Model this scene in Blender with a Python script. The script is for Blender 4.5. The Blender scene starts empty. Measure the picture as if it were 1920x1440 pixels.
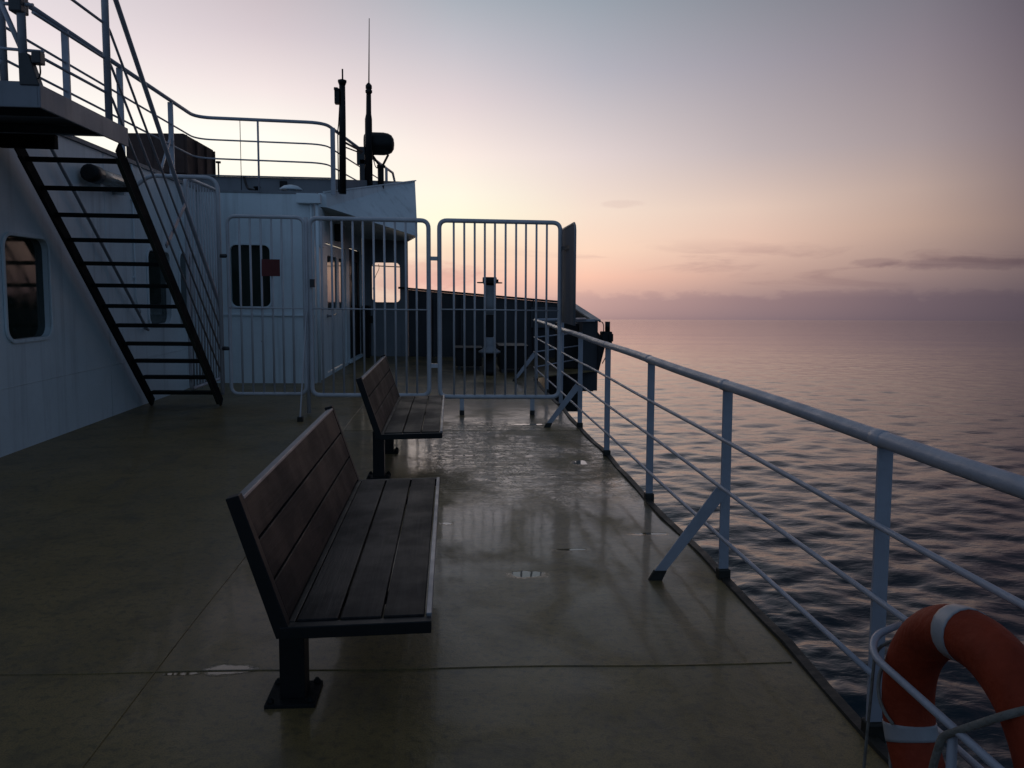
import bpy, bmesh, math, random
import numpy as np
from mathutils import Vector, Matrix
random.seed(7)
R = math.radians
scene = bpy.context.scene
COL = scene.collection
# ---------------------------------------------------------------- ship frame
# x to starboard, y forward, z up; the deck rises gently forward (sheer) and falls to starboard
SHEER, CAMBER = 0.034, -0.007
EYE = 1.57
def W(p):
    return Vector((p[0], p[1], p[2] + SHEER*p[1] + CAMBER*p[0]))

# ---------------------------------------------------------------- node helpers
def srgb(r, g, b):
    f = lambda c: (c/255/12.92) if c/255 <= .04045 else ((c/255+.055)/1.055)**2.4
    return (f(r), f(g), f(b), 1)
class NT:
    def __init__(s, tree): s.t = tree; s.n = tree.nodes; s.l = tree.links
    def new(s, typ, **kw):
        n = s.n.new(typ)
        for k, v in kw.items(): setattr(n, k, v)
        return n
    def link(s, a, b): s.l.new(a, b)
    def val(s, sock, v):
        if hasattr(v, 'is_output') or hasattr(v, 'links'): s.link(v, sock)
        else: sock.default_value = v
    def math(s, op, a, b=0.0, c=None, clamp=False):
        n = s.new('ShaderNodeMath', operation=op, use_clamp=clamp)
        s.val(n.inputs[0], a); s.val(n.inputs[1], b)
        if c is not None: s.val(n.inputs[2], c)
        return n.outputs[0]
    def maprange(s, v, a, b, c=0.0, d=1.0, smooth=False):
        n = s.new('ShaderNodeMapRange', interpolation_type='SMOOTHSTEP' if smooth else 'LINEAR')
        n.clamp = True
        s.val(n.inputs[0], v)
        for i, x in enumerate((a, b, c, d)): s.val(n.inputs[i+1], x)
        return n.outputs[0]
    def mix(s, f, a, b, mode='MIX'):
        n = s.new('ShaderNodeMix', data_type='RGBA', blend_type=mode)
        s.val(n.inputs[0], f); s.val(n.inputs[6], a); s.val(n.inputs[7], b)
        return n.outputs[2]
    def noise(s, vec, scale, detail=3.0, rough=.55, dist=0.0):
        n = s.new('ShaderNodeTexNoise')
        if vec is not None: s.link(vec, n.inputs['Vector'])
        n.inputs['Scale'].default_value = scale; n.inputs['Detail'].default_value = detail
        n.inputs['Roughness'].default_value = rough; n.inputs['Distortion'].default_value = dist
        return n.outputs['Fac']
    def mapping(s, vec, scale=(1,1,1), loc=(0,0,0), rot=(0,0,0)):
        n = s.new('ShaderNodeMapping')
        s.link(vec, n.inputs[0]); n.inputs['Location'].default_value = loc
        n.inputs['Rotation'].default_value = rot; n.inputs['Scale'].default_value = scale
        return n.outputs[0]
    def ramp(s, f, stops, interp='LINEAR'):
        n = s.new('ShaderNodeValToRGB'); n.color_ramp.interpolation = interp
        e = n.color_ramp.elements
        while len(e) < len(stops): e.new(.5)
        for i, (p, c) in enumerate(stops):
            e[i].position = p; e[i].color = c if not isinstance(c, (int, float)) else (c, c, c, 1)
        s.val(n.inputs[0], f)
        return n.outputs[0]
    def bump(s, h, strength, dist, normal=None):
        n = s.new('ShaderNodeBump'); n.inputs['Strength'].default_value = strength
        n.inputs['Distance'].default_value = dist; s.link(h, n.inputs['Height'])
        if normal is not None: s.link(normal, n.inputs['Normal'])
        return n.outputs[0]
def newmat(name):
    m = bpy.data.materials.new(name); m.use_nodes = True
    nt = NT(m.node_tree); b = m.node_tree.nodes['Principled BSDF']
    pos = nt.new('ShaderNodeNewGeometry').outputs['Position']
    return m, nt, b, pos

M = {}
def paint(name, col, rough=.4, var=.18, streak=.25, rust=0.0, bump=.15, metallic=0.0, vscale=1.3, spec=.5):
    m, nt, b, pos = newmat(name)
    big = nt.noise(pos, vscale, 5)
    fine = nt.noise(pos, 14, 4, .65)
    st = nt.noise(nt.mapping(pos, (7, 7, .45)), 1.0, 4, .6)
    f = nt.math('ADD', nt.math('MULTIPLY', nt.maprange(big, .35, .7), var),
                nt.math('MULTIPLY', nt.maprange(st, .52, .75), streak))
    dark = tuple(c*.45 for c in col[:3]) + (1,)
    c = nt.mix(f, col, dark)
    c = nt.mix(nt.math('MULTIPLY', nt.maprange(fine, .55, .75), .12), c, dark)
    if rust > 0:
        rs = nt.noise(pos, 5.5, 6, .7)
        c = nt.mix(nt.maprange(rs, 1-rust, 1-rust+.06), c, (.07, .028, .012, 1))
    nt.link(c, b.inputs['Base Color'])
    nt.link(nt.maprange(big, .3, .7, rough-.07, rough+.12), b.inputs['Roughness'])
    b.inputs['Metallic'].default_value = metallic; b.inputs['Specular IOR Level'].default_value = spec
    nt.link(nt.bump(nt.noise(pos, 22, 3), bump, .004, nt.bump(big, bump, .02)), b.inputs['Normal'])
    M[name] = m
    return m
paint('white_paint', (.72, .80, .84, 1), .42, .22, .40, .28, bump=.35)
paint('rail_paint', (.37, .38, .43, 1), .36, .22, .2, .30, bump=.45, vscale=6)
paint('gate_paint', (.52, .52, .55, 1), .36, .25, .2, .28, bump=.25, vscale=5)
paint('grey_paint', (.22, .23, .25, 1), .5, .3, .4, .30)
paint('plate_paint', (.13, .135, .15, 1), .8, .3, .5, .3, spec=.12)
paint('dark_paint', (.035, .036, .04, 1), .42, .3, .2, .2)
paint('black_steel', (.009, .010, .011, 1), .45, .3, .1, 0, vscale=5, spec=.25)
paint('ladder_steel', (.014, .016, .016, 1), .7, .3, .2, .28, vscale=5, spec=.15)
paint('stringer_black', (.010, .011, .012, 1), .75, .3, .2, .25, vscale=5, spec=.08)
paint('landing_paint', (.24, .25, .28, 1), .5, .35, .5, .33, bump=.4)
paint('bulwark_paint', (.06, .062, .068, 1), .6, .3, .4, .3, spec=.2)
paint('stringer_wear', (.055, .06, .05, 1), .75, .3, .2, .33, vscale=5, spec=.15)
paint('rusty_steel', (.08, .045, .036, 1), .8, .5, 1.2, .36, bump=.6, vscale=2.5)
paint('edge_steel', (.020, .017, .011, 1), .55, .4, .2, .35, bump=.6, vscale=4)
paint('trim_metal', (.30, .30, .32, 1), .36, .3, .2, 0, metallic=.5, vscale=6)
paint('sign_red', (.13, .014, .012, 1), .5, .3, .2, 0, vscale=8)
paint('buoy_orange', (.30, .036, .010, 1), .7, .55, .3, .30, bump=.8, vscale=7, spec=.3)
paint('reflective_tape', (.36, .36, .38, 1), .35, .2, .1, 0, vscale=12)
paint('rope', (.20, .19, .17, 1), .85, .4, .1, 0, bump=.8, vscale=20)
paint('lamp_glass', (.15, .16, .14, 1), .25, .2, .1, 0)
paint('hull_paint', (.05, .06, .08, 1), .45, .3, .4, .3)
def glass_mats():
    m, nt, b, pos = newmat('dark_glass')          # panes with an unlit room behind them
    b.inputs['Base Color'].default_value = (.016, .026, .020, 1)
    nt.link(nt.maprange(nt.noise(pos, 5, 4), .35, .7, .03, .16), b.inputs['Roughness']); b.inputs['IOR'].default_value = 1.42
    nt.link(nt.bump(nt.noise(pos, 1.6, 2), .12, .01), b.inputs['Normal'])
    M['dark_glass'] = m
    m, nt, b, pos = newmat('clear_glass')
    g = nt.new('ShaderNodeBsdfGlossy'); g.inputs['Roughness'].default_value = .02
    t = nt.new('ShaderNodeBsdfTransparent'); t.inputs[0].default_value = (.93, .95, .94, 1)
    fr = nt.new('ShaderNodeFresnel'); fr.inputs[0].default_value = 1.2
    mx = nt.new('ShaderNodeMixShader')
    nt.link(fr.outputs[0], mx.inputs[0]); nt.link(t.outputs[0], mx.inputs[1]); nt.link(g.outputs[0], mx.inputs[2])
    nt.link(mx.outputs[0], nt.n['Material Output'].inputs[0])
    M['clear_glass'] = m
glass_mats()
def wood():
    m, nt, b, pos = newmat('wet_wood')
    oi = nt.new('ShaderNodeObjectInfo')
    g = nt.noise(nt.mapping(pos, (34, .9, 34)), 1.0, 6, .68, .8)
    fine = nt.noise(nt.mapping(pos, (90, 4, 90)), 1.0, 3, .6)
    big = nt.noise(pos, 2.6, 4, .6)
    c = nt.ramp(g, [(.25, (.0055, .0054, .0055, 1)), (.5, (.0150, .0132, .0132, 1)), (.78, (.034, .030, .030, 1))])
    c = nt.mix(nt.math('MULTIPLY', nt.maprange(fine, .5, .7), .45), c, (.009, .0085, .0085, 1))
    wet = nt.maprange(big, .38, .66, smooth=True)
    c = nt.mix(wet, c, nt.mix(1.0, c, (.82, .82, .86, 1), 'MULTIPLY'))
    nt.link(c, b.inputs['Base Color'])
    nt.link(nt.maprange(wet, 0, 1, .60, .46), b.inputs['Roughness'])
    nt.link(nt.maprange(wet, 0, 1, .15, .20), b.inputs['Specular IOR Level'])
    nt.link(nt.bump(nt.math('ADD', g, nt.math('MULTIPLY', fine, .5)), .35, .004), b.inputs['Normal'])
    M['wet_wood'] = m
wood()
def deckmat():
    m, nt, b, pos = newmat('wet_deck')
    sep = nt.new('ShaderNodeSeparateXYZ'); nt.link(pos, sep.inputs[0])
    x, y = sep.outputs[0], sep.outputs[1]
    flat = nt.new('ShaderNodeCombineXYZ'); nt.link(x, flat.inputs[0]); nt.link(y, flat.inputs[1])
    p = flat.outputs[0]
    big = nt.noise(p, .9, 5, .6, .4)
    mid = nt.noise(p, 3.2, 6, .62, .8)
    fine = nt.noise(p, 26, 4, .65)
    c = nt.ramp(big, [(.3, (.175, .122, .044, 1)), (.55, (.24, .165, .062, 1)), (.75, (.285, .195, .080, 1))])
    c = nt.mix(nt.math('MULTIPLY', nt.maprange(mid, .5, .72), .55), c, (.085, .070, .044, 1))
    c = nt.mix(nt.math('MULTIPLY', nt.maprange(fine, .50, .70), .65), c, (.05, .045, .03, 1))
    chips = nt.noise(p, 7, 8, .78)
    worn = nt.noise(nt.mapping(p, (1.6, .7, 1)), 1.5, 8, .72, .6)
    c = nt.mix(nt.math('MULTIPLY', nt.maprange(worn, .54, .66), .45), c, (.13, .105, .075, 1))
    stain = nt.noise(nt.mapping(p, (1, 1, 1), loc=(3, 7, 0)), 4.5, 7, .75, .4)
    c = nt.mix(nt.math('MULTIPLY', nt.maprange(stain, .56, .68), .5), c, (.055, .042, .026, 1))
    rustm = nt.noise(p, 1.7, 6, .7)
    c = nt.mix(nt.math('MULTIPLY', nt.maprange(rustm, .58, .78, smooth=True), .55), c, (.10, .052, .022, 1))
    c = nt.mix(nt.maprange(chips, .672, .688), c, (.020, .013, .010, 1))
    scr = nt.noise(nt.mapping(p, (.7, 30, 1), rot=(0, 0, R(31))), 1.0, 3, .6)
    c = nt.mix(nt.math('MULTIPLY', nt.maprange(scr, .67, .74), .4), c, (.30, .26, .17, 1))
    grit = nt.noise(p, 160, 2, .6)
    c = nt.mix(nt.math('MULTIPLY', nt.maprange(grit, .48, .66), .55), c, (.05, .042, .028, 1))
    # dirty band along the weld at x = -1.2
    # standing water: noise-edged patches at fixed spots on the plating
    wob = nt.math('MULTIPLY', nt.math('SUBTRACT', nt.noise(p, 7.0, 6, .68), .5), 1.9)
    pud = None
    for (px, py, rx, ry) in ((-.92, 3.245, .15, .055), (-1.1, 3.22, .10, .018), (.42, 4.31, .13, .07), (.72, 4.72, .12, .022),
                             (1.30, 5.02, .15, .03), (.9, 9.35, .35, .05), (.1, 7.55, .2, .02), (1.2, 7.2, .10, .12), (-.03, 5.3, .05, .04)):
        dx = nt.math('DIVIDE', nt.math('SUBTRACT', x, px), rx); dy = nt.math('DIVIDE', nt.math('SUBTRACT', y, py), ry)
        d = nt.math('SQRT', nt.math('ADD', nt.math('MULTIPLY', dx, dx), nt.math('MULTIPLY', dy, dy)))
        k = nt.maprange(nt.math('ADD', d, wob), .70, 1.0, 1, 0)
        pud = k if pud is None else nt.math('MAXIMUM', pud, k)
    wet_n = nt.noise(nt.mapping(p, (1.2, .8, 1)), 1.1, 5, .6, .6)
    wetx = nt.maprange(x, -2.2, 0, .15, 1, True)
    wety = nt.maprange(y, 1.8, 6.5, .45, 1, True)
    wet = nt.math('MULTIPLY', nt.maprange(wet_n, .32, .56, smooth=True), nt.math('MULTIPLY', wetx, wety))
    film = nt.math('MAXIMUM', wet, pud)
    c = nt.mix(nt.math('MULTIPLY', film, .45), c, nt.mix(1.0, c, (.45, .42, .40, 1), 'MULTIPLY'))
    nt.link(c, b.inputs['Base Color'])
    # thin running water that crinkles the film in front of the gates
    zone = nt.math('MULTIPLY', nt.math('MULTIPLY', nt.maprange(y, 5.2, 7.0, 0, 1, True), nt.maprange(y, 9.0, 10.2, 1, 0, True)), nt.maprange(x, -.5, .1, 0, 1, True))
    crk = nt.noise(nt.mapping(p, (2.2, 3.2, 1)), 1.6, 3, .55, 2.6)
    ridge = nt.math('SUBTRACT', 1.0, nt.math('MULTIPLY', nt.math('ABSOLUTE', nt.math('SUBTRACT', crk, .5)), 5.0, clamp=True))
    ridge = nt.math('MULTIPLY', nt.math('POWER', ridge, 3.0), zone)
    r = nt.maprange(wet, 0, 1, .52, .34)
    r = nt.math('ADD', r, nt.math('MULTIPLY', nt.math('SUBTRACT', mid, .5), .22))
    r = nt.math('SUBTRACT', r, nt.math('MULTIPLY', ridge, .10))
    r = nt.mix(pud, r, (.02, .02, .02, 1))
    nt.link(r, b.inputs['Roughness'])
    b.inputs['IOR'].default_value = 1.40
    nt.link(nt.math('MULTIPLY', nt.math('MAXIMUM', wet, pud), .85), b.inputs['Coat Weight'])
    b.inputs['Coat IOR'].default_value = 1.33
    nt.link(nt.mix(pud, nt.maprange(mid, .3, .7, .06, .13), (.015, .015, .015, 1)), b.inputs['Coat Roughness'])
    dry = nt.math('SUBTRACT', 1.0, pud)
    h = nt.math('ADD', nt.math('MULTIPLY', mid, 1.0), nt.math('MULTIPLY', fine, .18))
    h = nt.math('ADD', h, nt.math('MULTIPLY', grit, .12))
    h = nt.math('ADD', h, nt.math('MULTIPLY', ridge, 1.1))
    h2 = nt.math('MULTIPLY', h, dry)
    n1 = nt.bump(h2, .42, .012)
    n2 = nt.bump(nt.noise(p, 1.4, 2), .25, .02, n1)
    nt.link(n2, b.inputs['Normal'])
    nt.link(nt.bump(nt.math('MULTIPLY', nt.math('ADD', nt.noise(p, 2.2, 4, .6), nt.math('MULTIPLY', ridge, .7)), dry), .26, .012), b.inputs['Coat Normal'])
    M['wet_deck'] = m
deckmat()
def seamat():
    m, nt, b, pos = newmat('sea_water')
    b.inputs['Base Color'].default_value = (.003, .013, .019, 1)
    b.inputs['IOR'].default_value = 1.33; b.inputs['Specular IOR Level'].default_value = .36
    dist = nt.new('ShaderNodeVectorMath', operation='LENGTH'); nt.link(pos, dist.inputs[0])
    fade = nt.maprange(dist.outputs['Value'], 60, 700, 1.0, .35)
    nt.link(nt.maprange(dist.outputs['Value'], 80, 900, .04, .07), b.inputs['Roughness'])
    p1 = nt.mapping(pos, (.55, 1.0, 1), rot=(0, 0, R(-12)))
    p2 = nt.mapping(pos, (.75, 1.0, 1), rot=(0, 0, R(14)))
    h = nt.math('MULTIPLY', nt.noise(p1, 1.1, 4, .55, .5), .07)
    h = nt.math('ADD', h, nt.math('MULTIPLY', nt.noise(p2, .22, 3, .5, .3), .12))
    h = nt.math('ADD', h, nt.math('MULTIPLY', nt.noise(p2, 4.5, 3, .5), .009))
    h = nt.math('MULTIPLY', h, fade)
    p3 = nt.mapping(pos, (.35, 1.0, 1), rot=(0, 0, R(-6)))
    h = nt.math('ADD', h, nt.math('MULTIPLY', nt.noise(p3, .045, 4, .6, .4), .30))
    h = nt.math('ADD', h, nt.math('MULTIPLY', nt.noise(p3, .009, 3, .6, .4), .9))
    nt.link(nt.bump(h, .8, 1.0), b.inputs['Normal'])
    M['sea_water'] = m
seamat()

# ---------------------------------------------------------------- mesh builder
def fillet(pts, r, n=5):
    pts = [Vector(p) for p in pts]; out = [pts[0]]
    for i in range(1, len(pts)-1):
        a, b, c = pts[i-1], pts[i], pts[i+1]
        u, v = (a-b), (c-b); d = min(r, u.length*.49, v.length*.49)
        p, q = b + u.normalized()*d, b + v.normalized()*d
        for k in range(n+1):
            t = k/n; out.append((1-t)**2*p + 2*t*(1-t)*b + t*t*q)
    out.append(pts[-1])
    return out
class MB:
    def __init__(s): s.v = []; s.f = []; s.sm = []
    def add(s, vs, fs, smooth=False):
        o = len(s.v); s.v += [Vector(p) for p in vs]
        for f in fs: s.f.append([i+o for i in f]); s.sm.append(smooth)
        return s
    def box(s, x0, x1, y0, y1, z0, z1):
        return s.add([(x0,y0,z0),(x1,y0,z0),(x1,y1,z0),(x0,y1,z0),(x0,y0,z1),(x1,y0,z1),(x1,y1,z1),(x0,y1,z1)],
                     [(3,2,1,0),(4,5,6,7),(0,1,5,4),(1,2,6,5),(2,3,7,6),(3,0,4,7)])
    def hexa(s, b4, t4):
        return s.add(list(b4)+list(t4), [(3,2,1,0),(4,5,6,7),(0,1,5,4),(1,2,6,5),(2,3,7,6),(3,0,4,7)])
    def bar(s, p, q, w, h, up=(0,0,1)):
        p, q = Vector(p), Vector(q); d = (q-p).normalized(); up = Vector(up)
        a = d.cross(up)
        if a.length < 1e-4: a = d.cross(Vector((0,1,0)))
        a.normalize(); b = a.cross(d).normalized()
        A, B = a*w/2, b*h/2
        return s.hexa([p-A-B, p+A-B, q+A-B, q-A-B], [p-A+B, p+A+B, q+A+B, q-A+B])
    def tube(s, pts, r, seg=12, closed=False, caps=True):
        pts = [Vector(p) for p in pts]; n = len(pts)
        rs = r if isinstance(r, (list, tuple)) else [r]*n
        tan = []
        for i in range(n):
            if closed: t = pts[(i+1) % n]-pts[i-1]
            else: t = pts[min(i+1, n-1)]-pts[max(i-1, 0)]
            tan.append(t.normalized())
        up = Vector((0,0,1)) if abs(tan[0].z) < .9 else Vector((1,0,0))
        a = tan[0].cross(up).normalized(); vs = []; 
        for i in range(n):
            a = (a - tan[i]*a.dot(tan[i])).normalized(); b = tan[i].cross(a)
            for k in range(seg):
                th = 2*math.pi*k/seg; vs.append(pts[i] + (a*math.cos(th)+b*math.sin(th))*rs[i])
        fs = []
        for i in range(n if closed else n-1):
            j = (i+1) % n
            for k in range(seg):
                l = (k+1) % seg; fs.append((i*seg+k, i*seg+l, j*seg+l, j*seg+k))
        s.add(vs, fs, True)
        if caps and not closed:
            o = len(s.v)-len(vs)
            s.f.append([o+k for k in range(seg)][::-1]); s.sm.append(False)
            s.f.append([o+(n-1)*seg+k for k in range(seg)]); s.sm.append(False)
        return s
    def lathe(s, prof, c, axis='z', seg=20):
        vs = []; fs = []; n = len(prof)
        for (r, h) in prof:
            for k in range(seg):
                th = 2*math.pi*k/seg; u, v = r*math.cos(th), r*math.sin(th)
                q = {'z': (u, v, h), 'x': (h, u, v), 'y': (u, h, v)}[axis]
                vs.append((c[0]+q[0], c[1]+q[1], c[2]+q[2]))
        for i in range(n-1):
            for k in range(seg):
                l = (k+1) % seg; fs.append((i*seg+k, i*seg+l, (i+1)*seg+l, (i+1)*seg+k))
        s.add(vs, fs, True); o = len(s.v)-len(vs)
        s.f.append([o+k for k in range(seg)]); s.sm.append(False)
        s.f.append([o+(n-1)*seg+k for k in range(seg)]); s.sm.append(False)
        return s
    def plate(s, outer, holes, fn, thick):
        """2-D outline with holes, fn(u, v, w) places it; thickness along -w"""
        bm = bmesh.new(); loops = [outer]+list(holes)
        allv = []
        for lp in loops:
            vv = [bm.verts.new((u, v, 0)) for u, v in lp]; allv.append(vv)
            for i in range(len(vv)): bm.edges.new((vv[i], vv[(i+1) % len(vv)]))
        bmesh.ops.triangle_fill(bm, use_beauty=True, use_dissolve=False, edges=bm.edges[:])
        bm.verts.index_update(); n = len(bm.verts)
        vs = [v.co.copy() for v in bm.verts]; tri = [[v.index for v in f.verts] for f in bm.faces]
        fs = [t for t in tri] + [[i+n for i in t][::-1] for t in tri]
        for vv in allv:
            m = len(vv)
            for i in range(m):
                a, b = vv[i].index, vv[(i+1) % m].index; fs.append([a, b, b+n, a+n])
        bm.free()
        return s.add([fn(v.x, v.y, 0) for v in vs]+[fn(v.x, v.y, -thick) for v in vs], fs)
    def build(s, name, mat, parent=None, bevel=0.0, recalc=True):
        org = parent.matrix_basis.translation if parent is not None else None
        r = parent
        base = Vector((0,0,0))
        while r is not None: base += r.location; r = r.parent
        top_loc = Vector((0,0,0))
        ws = [W(v) for v in s.v]
        if parent is None:
            lo = Vector((sum(v.x for v in ws)/len(ws), sum(v.y for v in ws)/len(ws), min(v.z for v in ws)))
            base = lo; top_loc = lo
        me = bpy.data.meshes.new(name)
        me.from_pydata([v-base for v in ws], [], s.f); me.update()
        me.polygons.foreach_set('use_smooth', s.sm)
        if recalc:
            bm = bmesh.new(); bm.from_mesh(me); bmesh.ops.recalc_face_normals(bm, faces=bm.faces[:]); bm.to_mesh(me); bm.free()
        ob = bpy.data.objects.new(name, me); COL.objects.link(ob); ob.location = top_loc
        if mat: me.materials.append(M[mat] if isinstance(mat, str) else mat)
        if parent is not None: ob.parent = parent
        if bevel > 0:
            bv = ob.modifiers.new('bevel', 'BEVEL'); bv.width = bevel; bv.segments = 2
            bv.limit_method = 'ANGLE'; bv.angle_limit = R(40)
        return ob
def tag(o, label, cat=None, group=None, kind=None):
    if label: o['label'] = label
    if cat: o['category'] = cat
    if group: o['group'] = group
    if kind: o['kind'] = kind
    return o
def thing(name, base, label, cat, group=None):
    o = bpy.data.objects.new(name, None); COL.objects.link(o); o.location = W(base)
    o.empty_display_size = .1
    return tag(o, label, cat, group)
def rrect(u0, u1, v0, v1, r, n=6):
    out = []
    for (cx, cy, a0) in ((u1-r, v0+r, -90), (u1-r, v1-r, 0), (u0+r, v1-r, 90), (u0+r, v0+r, 180)):
        for k in range(n+1):
            a = R(a0+90*k/n); out.append((cx+r*math.cos(a), cy+r*math.sin(a)))
    return out

# ================================================================ SETTING
# deck plating
XE = 1.518
d = MB()
outline = [(-14, -14), (XE, -14)] + [(XE + .012*math.sin(y*1.9)+.008*math.sin(y*4.3), y) for y in np.linspace(-13.5, 14.0, 56)] + [(XE, 14.6), (3.0, 16.02), (3.0, 19.2), (-14, 19.2)]
d.plate(outline, [], lambda u, v, w: (u, v, w), .02)
deck = d.build('deck', 'wet_deck'); tag(deck, 'wet olive painted steel deck', kind='structure')
for pts in ([(-1.215+.004*math.sin(y*3), y, .001) for y in np.linspace(2.0, 13.4, 60)],):
    MB().tube(pts, .004, 6).build('weld_seam', 'wet_deck', deck)
MB().tube([(x, 3.235-.05*(x+1.2)/2.6+.006*math.sin(x*5), .001) for x in np.linspace(-3.2, 1.46, 60)], .0035, 6).build('weld_seam', 'wet_deck', deck)
MB().tube([(x, 8.9+.006*math.sin(x*5), .0) for x in np.linspace(-1.2, 1.46, 30)], .003, 6).build('weld_seam', 'wet_deck', deck)
e = MB()
ys = np.linspace(-13.5, 14.2, 70)
prof = [(-.034, .001), (-.03, .013), (.012, .016), (.016, -.16)]
vs = []; fs = []
for i, y in enumerate(ys):
    off = XE + .012*math.sin(y*1.9)+.008*math.sin(y*4.3)
    for (dx, z) in prof: vs.append((off+dx, y, z+.004*math.sin(y*6)*(z > 0)))
for i in range(len(ys)-1):
    for k in range(3): fs.append((i*4+k, i*4+k+1, i*4+k+5, i*4+k+4))
e.add(vs, fs, False).build('deck_edge', 'edge_steel', deck)
h = MB(); h.hexa([(-12, -14, -13), (XE-.05, -14, -13), (XE-.05, 19, -13), (-12, 19, -13)], [(-13.9, -14, -.025), (XE-.03, -14, -.025), (XE-.03, 19, -.025), (-13.9, 19, -.025)])
tag(h.build('hull', 'hull_paint'), 'dark painted ship side below the deck', kind='structure')

# sea: one sheet out to the horizon, waves in real relief near the ship
SEA = -11.5
def sea():
    rng = np.random.default_rng(5)
    th = np.concatenate([np.linspace(-30, 60, 640), np.linspace(60, 330, 70)[1:-1]]); th = np.radians(th)
    r = np.concatenate([np.linspace(.5, 11, 6), np.geomspace(11.6, 420, 520), np.geomspace(430, 60000, 60)])
    T, Rr = np.meshgrid(th, r, indexing='ij')
    X = Rr*np.sin(T); Y = Rr*np.cos(T); Z = np.zeros_like(X)
    for i in range(70):
        lam = .7*(8/.7)**rng.random()**1.2
        a = np.radians(8 + rng.normal()*44); k = 2*np.pi/lam
        amp = .0046*lam**.92*(.5+rng.random())
        ph = k*(X*np.sin(a)+Y*np.cos(a)) + rng.random()*6.28
        loc = .55+.45*np.sin(.05*X*rng.normal()+.07*Y*rng.normal()+rng.random()*6)*np.sin(.03*X+.04*Y*rng.normal()+rng.random()*6)
        att = np.clip(1.15-Rr/(lam*70), 0, 1)
        s = np.sin(ph); Z += amp*loc*att*(s + .25*np.cos(2*ph))
    nT, nR = X.shape
    co = np.stack([X, Y, Z+SEA], -1).reshape(-1, 3)
    i = np.arange(nT)[:, None]; j = np.arange(nR-1)[None]
    i2 = (i+1) % nT
    q = np.stack([i*nR+j, i*nR+j+1, i2*nR+j+1, i2*nR+j], -1).reshape(-1, 4)
    me = bpy.data.meshes.new('sea')
    me.vertices.add(len(co)); me.vertices.foreach_set('co', co.ravel())
    me.loops.add(q.size); me.loops.foreach_set('vertex_index', q.ravel().astype(np.int32))
    me.polygons.add(len(q)); me.polygons.foreach_set('loop_start', np.arange(0, q.size, 4, dtype=np.int32))
    me.polygons.foreach_set('use_smooth', np.ones(len(q), bool))
    me.update(calc_edges=True); me.validate()
    if me.polygons[0].normal.z < 0: me.flip_normals()
    o = bpy.data.objects.new('sea', me); COL.objects.link(o); me.materials.append(M['sea_water'])
    tag(o, 'calm rippled sea reaching the horizon', kind='structure')
sea()

# ================================================================ DECKHOUSE
XW = -4.13; YA = 13.5; ZR = 3.16
SX0, SX1 = -2.26, -2.10                      # starboard wall of the wheelhouse, aft and forward end
house = thing('deckhouse', (-4.13, 9, 0), 'white painted steel deckhouse along the left side with wheelhouse at its forward end', 'deckhouse')
wins = [(7.72, 8.53, 1.06, 2.04), (11.22, 12.06, 1.06, 2.08), (12.5, 13.2, 1.06, 2.10)]
w = MB(); w.plate([(-13, -.02), (YA-.1, -.02), (YA-.1, ZR), (-13, ZR)], [rrect(a, b, c, dd, .12) for a, b, c, dd in wins], lambda u, v, t: (XW+t, u, v), .08)
w.build('wall', 'white_paint', house)
AW = (-3.63, -2.99, 1.28, 2.29)
w = MB(); w.plate([(-12, -.02), (SX0, -.02), (SX0, ZR-.02), (-12, ZR-.02)], [rrect(*AW, .1)], lambda u, v, t: (u, YA-t, v), .08)
w.build('wall', 'white_paint', house)
def sx(y): return SX0 + (SX1-SX0)*(y-YA)/(19.2-YA)
dop = [(14.5, 16.75), (17.2, 18.9)]
w = MB(); w.plate([(YA+.082, -.02), (19.18, -.02), (19.18, 3.12), (YA+.082, 3.12)], [rrect(14.5, 16.75, .06, 2.42, .08), rrect(17.2, 18.9, .06, 2.48, .08)],
                  lambda u, v, t: (sx(u)+t, u, v), .07)
w.build('wall', 'white_paint', house)
WW = (-1.875, -1.21, 1.295, 2.236)
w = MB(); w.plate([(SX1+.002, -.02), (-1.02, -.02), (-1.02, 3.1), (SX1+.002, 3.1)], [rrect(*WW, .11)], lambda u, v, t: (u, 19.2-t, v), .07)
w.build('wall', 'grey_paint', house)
for y in (1.2, 5.1, 9.95):
    MB().tube([(XW-.001, y, .0), (XW-.001, y, ZR)], .006, 6).build('weld_seam', 'white_paint', house)
MB().tube([(XW-.001, -2, .62), (XW-.001, YA-.1, .62)], .005, 6).build('weld_seam', 'white_paint', house)
MB().tube(fillet([(XW+.02, 10.75, 3.15), (XW+.02, 10.75, 1.4), (XW+.02, 10.9, 1.25), (XW-.02, 10.95, 1.22)], .06), .012, 8).build('conduit', 'white_paint', house)
for z in (2.7, 2.2, 1.7): MB().box(XW, XW+.034, 10.72, 10.78, z-.012, z+.012).build('clip', 'white_paint', house)
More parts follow.
